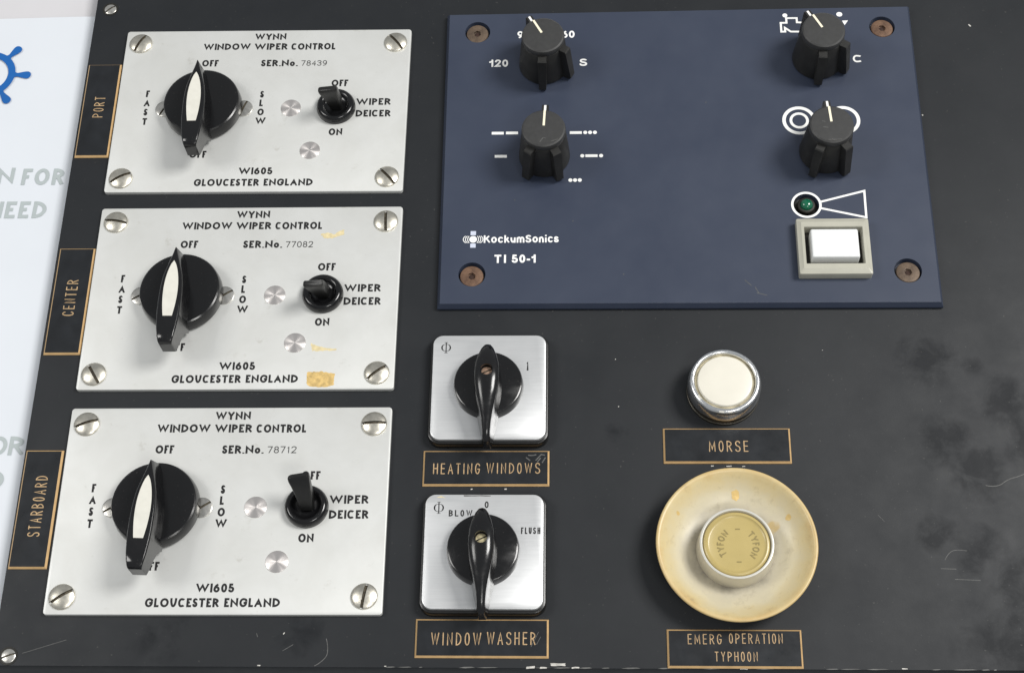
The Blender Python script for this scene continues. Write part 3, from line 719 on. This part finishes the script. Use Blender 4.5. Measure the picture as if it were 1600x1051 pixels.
for (hx, hy), hr in holes:
    d = 2.4 if hr > 6 else 3.2
    rr = lambda r, z: [(hx + r * math.cos(2 * math.pi * i / 40), hy + r * math.sin(2 * math.pi * i / 40), z) for i in range(40)]
    loft_rings([rr(hr, 4.0), rr(hr - .35, 4.0 - d), rr(.5, 4.0 - d)], True, False, b)
bm = bmesh.new(); me = b.data('faceplate', M_blue, 0, recalc=False); bm.from_mesh(me); bmesh.ops.remove_doubles(bm, verts=bm.verts, dist=1e-6); bmesh.ops.recalc_face_normals(bm, faces=bm.faces); bm.to_mesh(me); bm.free()
put('faceplate', me, sg)
# rusty hexagon socket screws
def socket_screw(m, name):
    b = lathe([(5.1, 0), (5.15, 1.3), (4.9, 1.75), (4.3, 1.9), (2.1, 1.95)], 40); n = 40
    hexa = [(1.55 / math.cos(((2 * math.pi * i / n + math.pi / 6) % (math.pi / 3)) - math.pi / 6)) for i in range(n)]
    hx = lambda k, z: [(hexa[i] * k * math.cos(2 * math.pi * i / n), hexa[i] * k * math.sin(2 * math.pi * i / n), z) for i in range(n)]
    top = [(2.1 * math.cos(2 * math.pi * i / n), 2.1 * math.sin(2 * math.pi * i / n), 1.95) for i in range(n)]
    loft_rings([top, hx(1, 1.9), hx(.96, .9), hx(.2, .5)], True, False, b)
    return b.data(name, m, 30)
SK1, SK2 = socket_screw(M_rust, 'socket_screw'), socket_screw(M_rustgrey, 'socket_screw_grey')
for (x, y), m, a in zip(KS, (SK2, SK1, SK1, SK2), (10, 35, 50, 20)):
    o = put('screw', m, sg, (*L(x, y), 2.1), (R(random.uniform(-2, 2)), R(random.uniform(-2, 2)), R(a)))
    put('socket', ngon_disc(0, 0, 1.3, .93, 24).data('socket', M_rustdark, 0), o)

# knobs: tapered body, a pointer rib and two gripping ribs at the back
K_BODY = lathe([(11.2, .5), (11.5, .6), (11.5, 1.4), (9.9, 18.6), (9.5, 19.2), (9.0, 19.4), (8.9, 19.6), (0, 19.6)], 64).data('body', M_matte, 30)
K_CAP = lathe([(8.9, 19.2), (9.6, 19.6), (9.8, 20.2), (9.8, 21.6), (9.55, 22.4), (8.9, 22.85), (0, 23.0)], 64).data('cap', M_cap, 30)
def rib_mesh(name, out_t, out_b, ztop, w):
    hw = w / 2
    vs = [(6, -hw, .6), (6, hw, .6), (out_b - .8, hw * .8, .6), (out_b - .8, -hw * .8, .6),
          (6, -hw, 1.5), (6, hw, 1.5), (out_b, hw * .8, 1.8), (out_b, -hw * .8, 1.8),
          (6, -hw, ztop), (6, hw, ztop), (out_t, hw, ztop - .5), (out_t, -hw, ztop - .5),
          (out_t - .5, hw * .9, ztop), (out_t - .5, -hw * .9, ztop)]
    fs = [(3, 2, 1, 0), (0, 1, 5, 4), (2, 3, 7, 6), (1, 2, 6, 5), (3, 0, 4, 7), (5, 6, 10, 12, 9), (7, 4, 8, 13, 11), (6, 7, 11, 10), (10, 11, 13, 12), (12, 13, 8, 9), (4, 5, 9, 8)]
    return B().add(vs, fs).data(name, M_matte, 20)
K_RIB = rib_mesh('rib', 13.0, 15.5, 19.6, 4.1); K_PTR = rib_mesh('pointer_rib', 13.9, 15.0, 20.8, 3.0)
K_LINE = ribbon(B(), [(1.2, 0), (9.2, 0)], .5, 23.0).add([(9.2, -.5, 23.0), (9.2, .5, 23.0), (9.84, .5, 21.6), (9.84, -.5, 21.6)], [(0, 1, 2, 3)]).data('pointer_line', M_cream, 0)
K_LINE2 = ribbon(B(), [(9.82, 0), (13.4, 0)], .5, 20.83).add([(13.4, -.5, 20.83), (13.4, .5, 20.83), (13.95, .5, 20.2), (13.95, -.5, 20.2)], [(0, 1, 2, 3)]).data('pointer_tick', M_white, 0)
for (x, y, a) in ((0.65, 164.5, 119), (1.2, 114.0, 87), (127.4, 165.8, 118), (127.3, 114.8, 94)):
    k = put('knob', K_BODY, sg, (*L(x, y), 4.0), (0, 0, R(a)))
    put('cap', K_CAP, k); put('pointer_line', K_LINE, k); put('pointer_line', K_LINE2, k)
    for m, g in ((K_PTR, 0), (K_RIB, 149), (K_RIB, -149)): put('rib', m, k, (0, 0, 0), (0, 0, R(g)))
    if y < 150:     # scuffs worn into the caps of the two lower knobs
        marks = (([-1.6, -7.4], [-.2, -5.2]), ([-.2, -5.2], [1.2, -5.6]), ([3.2, -7.2], [6.2, -6.0])) if x < 50 else (([-4.2, 1.5], [-2.8, 1.2]), ([-4.0, -1.6], [-1.6, -1.9]), ([-2.2, -8.2], [3.8, -8.1]), ([-.5, -7.7], [.4, -8.6]))
        for p in marks:
            pts = [tuple(Matrix.Rotation(-R(a), 2) @ Vector(q_)) for q_ in p]
            put('scuff', ribbon(B(), pts, .17, 23.02).data('scuff', M_scr, 0, recalc=False), k)

# print on the faceplate
b = B(); Z = 4.025
def word_part(s_, x, y, h, w, t=.205, space=.13):
    bb = text(B(), s_, x - ox, y - oy, h, w, t=t, font=HELV, wid=W_HELV, space=space, word=.34, z=Z)
    put('lettering', bb.data('signal_word', M_white, 0, recalc=False), sg)
for a in (('120', -25.0, 163.5, 4.1, 8.9), ('S', 17.3, 163.5, 4.1, 3.5), ('90', -12.0, 179.7, 4.1, 6.0), ('60', 9.0, 179.7, 4.1, 6.0), ('C', 143.9, 164.0, 4.1, 4.2)): word_part(*a)
def dash(x, y, w=5.5): b.add([(x - ox, y - .72 - oy, Z), (x + w - ox, y - .72 - oy, Z), (x + w - ox, y + .72 - oy, Z), (x - ox, y + .72 - oy, Z)], [(0, 1, 2, 3)])
def dot(x, y, r=.92, ry=None):
    t = ngon_disc(x - ox, y - oy, r, Z, 24, ry); b.add(t.v, t.f)
def sym(name, fn):
    global b
    b = B(); fn(); put(name, b.data(name, M_white, 0, recalc=False), sg)
for (x, y) in ((-23, 126.6), (-16.5, 126.65), (-21.4, 114.1), (12.65, 126.55), (19.7, 114.05)): sym('dash', lambda: dash(x, y))
for (x, y) in ((19.7, 126.6), (21.9, 126.6), (24.1, 126.6), (18.3, 114.05), (26.8, 114.05), (12.9, 101.2), (15.0, 101.2), (17.1, 101.2)): sym('dot', lambda: dot(x, y))
for (cx, cy, r, hw) in ((117.0, 132.1, 6.85, .78), (117.0, 132.1, 3.75, .62), (136.95, 132.1, 6.85, .78)):
    sym('ring_symbol', lambda: ribbon(b, [(cx - ox + r * math.cos(2 * math.pi * i / 72), cy - oy + r * math.sin(2 * math.pi * i / 72)) for i in range(72)], hw, Z, True))
EP = [(121.8, 187.1), (119.5, 187.2), (119.5, 189.7), (114.6, 189.7), (114.6, 187.0), (111.9, 187.0), (111.9, 181.9), (113.7, 181.9), (113.7, 184.1), (116.3, 181.9), (122.0, 181.8)]
sym('engine_symbol', lambda: (ribbon(b, [L(*p) for p in EP], .48, Z), dot(114.1, 191.3, 1.15)))
sym('dot', lambda: dot(139.6, 191.6, 1.4, 1.3))
sym('arrow_symbol', lambda: b.add([(*L(140.6, 187.9), Z), (*L(141.6, 185.3), Z), (*L(143.4, 188.0), Z)], [(0, 1, 2)]))
sym('horn_symbol', lambda: (ribbon(b, [(117.3 - ox + 6.2 * math.cos(2 * math.pi * i / 72), 87.5 - oy + 6.2 * math.sin(2 * math.pi * i / 72)) for i in range(72)], .52, Z, True),
    ribbon(b, [L(123.3, 88.9), L(143.3, 94.5), L(143.1, 80.9), L(123.3, 85.8)], .48, Z + .005)))
def logo():
    dot(-30.1, 70.9, 1.7)
    for sd in (1, -1):
        for i, r in enumerate((2.3, 3.1, 3.9)):
            ribbon(b, [L(-30.1 + sd * (r * math.cos(R(a)) + .18 * i + .1), 70.9 + 1.8 * math.sin(R(a)) / math.sin(R(46))) for a in range(-46, 47, 8)], .17, Z)
sym('logo_emblem', logo)
word_part('Kockum', -25.4, 69.1, 3.8, 18.0, .195, .12); word_part('Sonics', -6.9, 69.15, 3.8, 14.6, .195, .12)
word_part('TI', -20.5, 58.95, 4.1, 5.2, .215, .22); word_part('50-1', -12.8, 58.98, 4.1, 10.6, .215, .14)
b = B()
for y0, y1 in ((73.0, 75.1), (66.7, 68.8)):
    b.add([(*L(-31.3, y0), Z), (*L(-28.9, y0), Z), (*L(-28.9, y1), Z), (*L(-31.3, y1), Z)], [(0, 1, 2, 3)])
put('logo_bars', b.data('logo_bars', M_whiteblue, 0, recalc=False), sg)
b = B()
for p in (([92.5, 46.5], [94.2, 43.2]), ([93.2, 43.6], [97.5, 42.4]), ([88.2, 50.0], [91.0, 47.2])):
    put('scratch', ribbon(B(), [L(*p[0]), L(*p[1])], .14, Z + .01).data('scratch', M_scr, 0, recalc=False), sg)
for x, y in ((75.1, 142.5), (14, 80), (36, 53), (-12, 91)):
    put('speck', ngon_disc(x - ox, y - oy, .28, Z + .01, 7).data('speck', M_scr, 0), sg)
# lamp
lx, ly = L(117.4, 87.6)
put('lamp_hole', lathe([(5.58, 3.2), (5.5, 2.6), (5.3, .12), (0, .1)], 40).data('lamp_hole', M_dark, 30), sg, (lx, ly, .8))
lp = put('indicator_lamp', lathe([(3.9, 0), (3.95, 2.6), (3.6, 3.0), (2.9, 3.1), (2.8, 2.6)], 40).data('indicator_lamp', M_dark, 30), sg, (lx, ly, .85))
put('lens', lathe([(2.85, 2.4), (2.8, 3.3), (2.4, 4.2), (1.6, 4.85), (.8, 5.1), (0, 5.2)], 40).data('lens', M_green, 60), lp)
# push button
bx, by = L(127.2, 64.1)
pb = put('push_button', loft_rings([[(x, y, z) for x, y in rrect(w, h, r)] for w, h, r, z in ((31.2, 27.4, .7, 0), (31.5, 27.7, .8, 3.9), (31.1, 27.3, .8, 4.4), (28.4, 24.0, .6, 5.1), (27.6, 23.2, .6, 5.4), (25.4, 18.5, .25, 5.45), (25.0, 18.0, .25, 5.0), (24.8, 17.8, .25, .4))], False, True).data('bezel', M_grey, 25), sg, (bx, by, 4.0))
put('well', slab(24.9, 17.7, .2, .1, .5, .05).data('well', M_dark, 30), pb)
put('button', loft_rings([[(x, y, z) for x, y in rrect(w, h, .7)] for w, h, z in ((20.6, 14.2, .5), (20.5, 14.0, 6.6), (20.2, 13.7, 7.1), (19.7, 13.2, 7.4), (18.8, 12.4, 7.5))], True, True).data('button', M_button, 40), pb, (0, -.1, 0))

# ------------------------------------------------------------------ morse push button
mb = thing('push_button', 'round ivory push button in a chrome ring, above the MORSE label', 'push button', (76.9, -1.6, 0.0))
put('base', lathe([(15.25, 0), (15.25, 1.4), (14.9, 1.6), (14.9, 2.4), (15.2, 2.6), (15.15, 5.2)], 80).data('base', M_chromebase, 30), mb)
put('chrome_ring', lathe([(15.2, 5.0), (15.25, 8.6), (14.95, 10.6), (14.3, 11.8), (13.6, 12.2), (12.9, 12.0), (12.55, 11.4), (12.4, 9.6)], 96).data('chrome_ring', M_chrome, 50), mb)
put('groove', lathe([(12.45, 10.2), (12.3, 10.5), (11.4, 10.6), (11.2, 10.2)], 80).data('groove', M_capring, 30), mb)
put('cap', lathe([(11.45, 10.0), (11.4, 11.2), (11.1, 11.7), (10.6, 11.85), (6, 11.9), (0, 11.9)], 80).data('cap', M_cappearl, 40), mb)
b = B()
for a, r, w, l in ((215, 13.3, .5, 1.6), (262, 14.3, .35, 1.4), (276, 14.3, .3, 1.1)):
    ribbon(b, [((r) * math.cos(R(a + k * l)), r * math.sin(R(a + k * l))) for k in (-3, -1, 1, 3)], w, 12.2 if r < 14 else 12.0)
put('pale_arc', b.data('pale_arc', M_rimwhite, 0, recalc=False), mb)  # short pale arcs laid on the chrome ring

# ------------------------------------------------------------------ emergency horn button in a saucer
ty = thing('horn_button', 'large cream saucer shaped guard round a yellow push button lettered TYFON', 'push button', (78.5, -72.0, 0.0))
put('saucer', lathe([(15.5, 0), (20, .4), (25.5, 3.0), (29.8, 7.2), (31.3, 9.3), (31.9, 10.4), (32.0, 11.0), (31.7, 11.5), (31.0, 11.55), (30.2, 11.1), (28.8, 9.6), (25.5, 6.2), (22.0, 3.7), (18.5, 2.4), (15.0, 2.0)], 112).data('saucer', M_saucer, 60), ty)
put('housing', lathe([(15.5, 1.0), (15.45, 2.6), (14.75, 10.4), (14.5, 10.9)], 80).data('housing', M_housing, 40), ty)
put('housing_rim', lathe([(14.65, 10.6), (14.6, 11.25), (14.2, 11.4), (13.75, 11.3), (13.55, 10.6), (13.4, 9.0)], 80).data('housing_rim', M_rimwhite, 50), ty)
yc = put('yellow_cap', lathe([(13.45, 9.2), (13.3, 10.2), (12.7, 10.75), (12.0, 10.8), (11.5, 10.3), (10.8, 10.1), (6, 10.15), (0, 10.2)], 80).data('yellow_cap', M_yellowcap, 40), ty)
b = B(); ccx, ccy = .6, -.6
def arc_place(a0, r0):
    def f(px, py):
        a = a0 - px / 7.0; r = r0 + py; return (ccx + r * math.cos(a), ccy + r * math.sin(a))
    return f
for a in (R(217), R(47)):
    text(b, 'TYFON', 0, 0, 2.75, 10.9, t=.17, font=FULL, wid=W_GILL, space=.26, z=10.26, cap='round', place=arc_place(a, 5.7))
for y in (6.2, -7.4): ribbon(b, [(ccx - .9, y), (ccx + 1.0, y)], .22, 10.26)
put('lettering', b.data('cap_lettering', M_yellowdark, 0, recalc=False), yc)
for (cx, cy, r) in ((1.0, 22.6, 1.8), (21.6, 12.6, 1.2), (-22.6, 14, .8)):
    rr = math.hypot(cx, cy); z = 3.9 + (rr - 22.0) * .73 + .12
    pts = [(cx + r * random.uniform(.7, 1.15) * math.cos(2 * math.pi * i / 10), cy + r * random.uniform(.8, 1.35) * math.sin(2 * math.pi * i / 10)) for i in range(10)]
    bb = B(); prof = [(15.0, 2.0), (18.5, 2.4), (22.0, 3.7), (25.5, 6.2), (28.8, 9.6), (30.2, 11.1)]
    def sz(x, y):
        q_ = math.hypot(x, y)
        for (r0, z0), (r1, z1) in zip(prof, prof[1:]):
            if r0 <= q_ <= r1: return z0 + (z1 - z0) * (q_ - r0) / (r1 - r0)
        return 2.0
    bb.add([(cx, cy, sz(cx, cy) + .05)] + [(x, y, sz(x, y) + .05) for x, y in pts], [(0, i + 1, (i + 1) % 10 + 1) for i in range(10)])
    put('stain', bb.data('stain', M_stain, 0, recalc=False), ty)
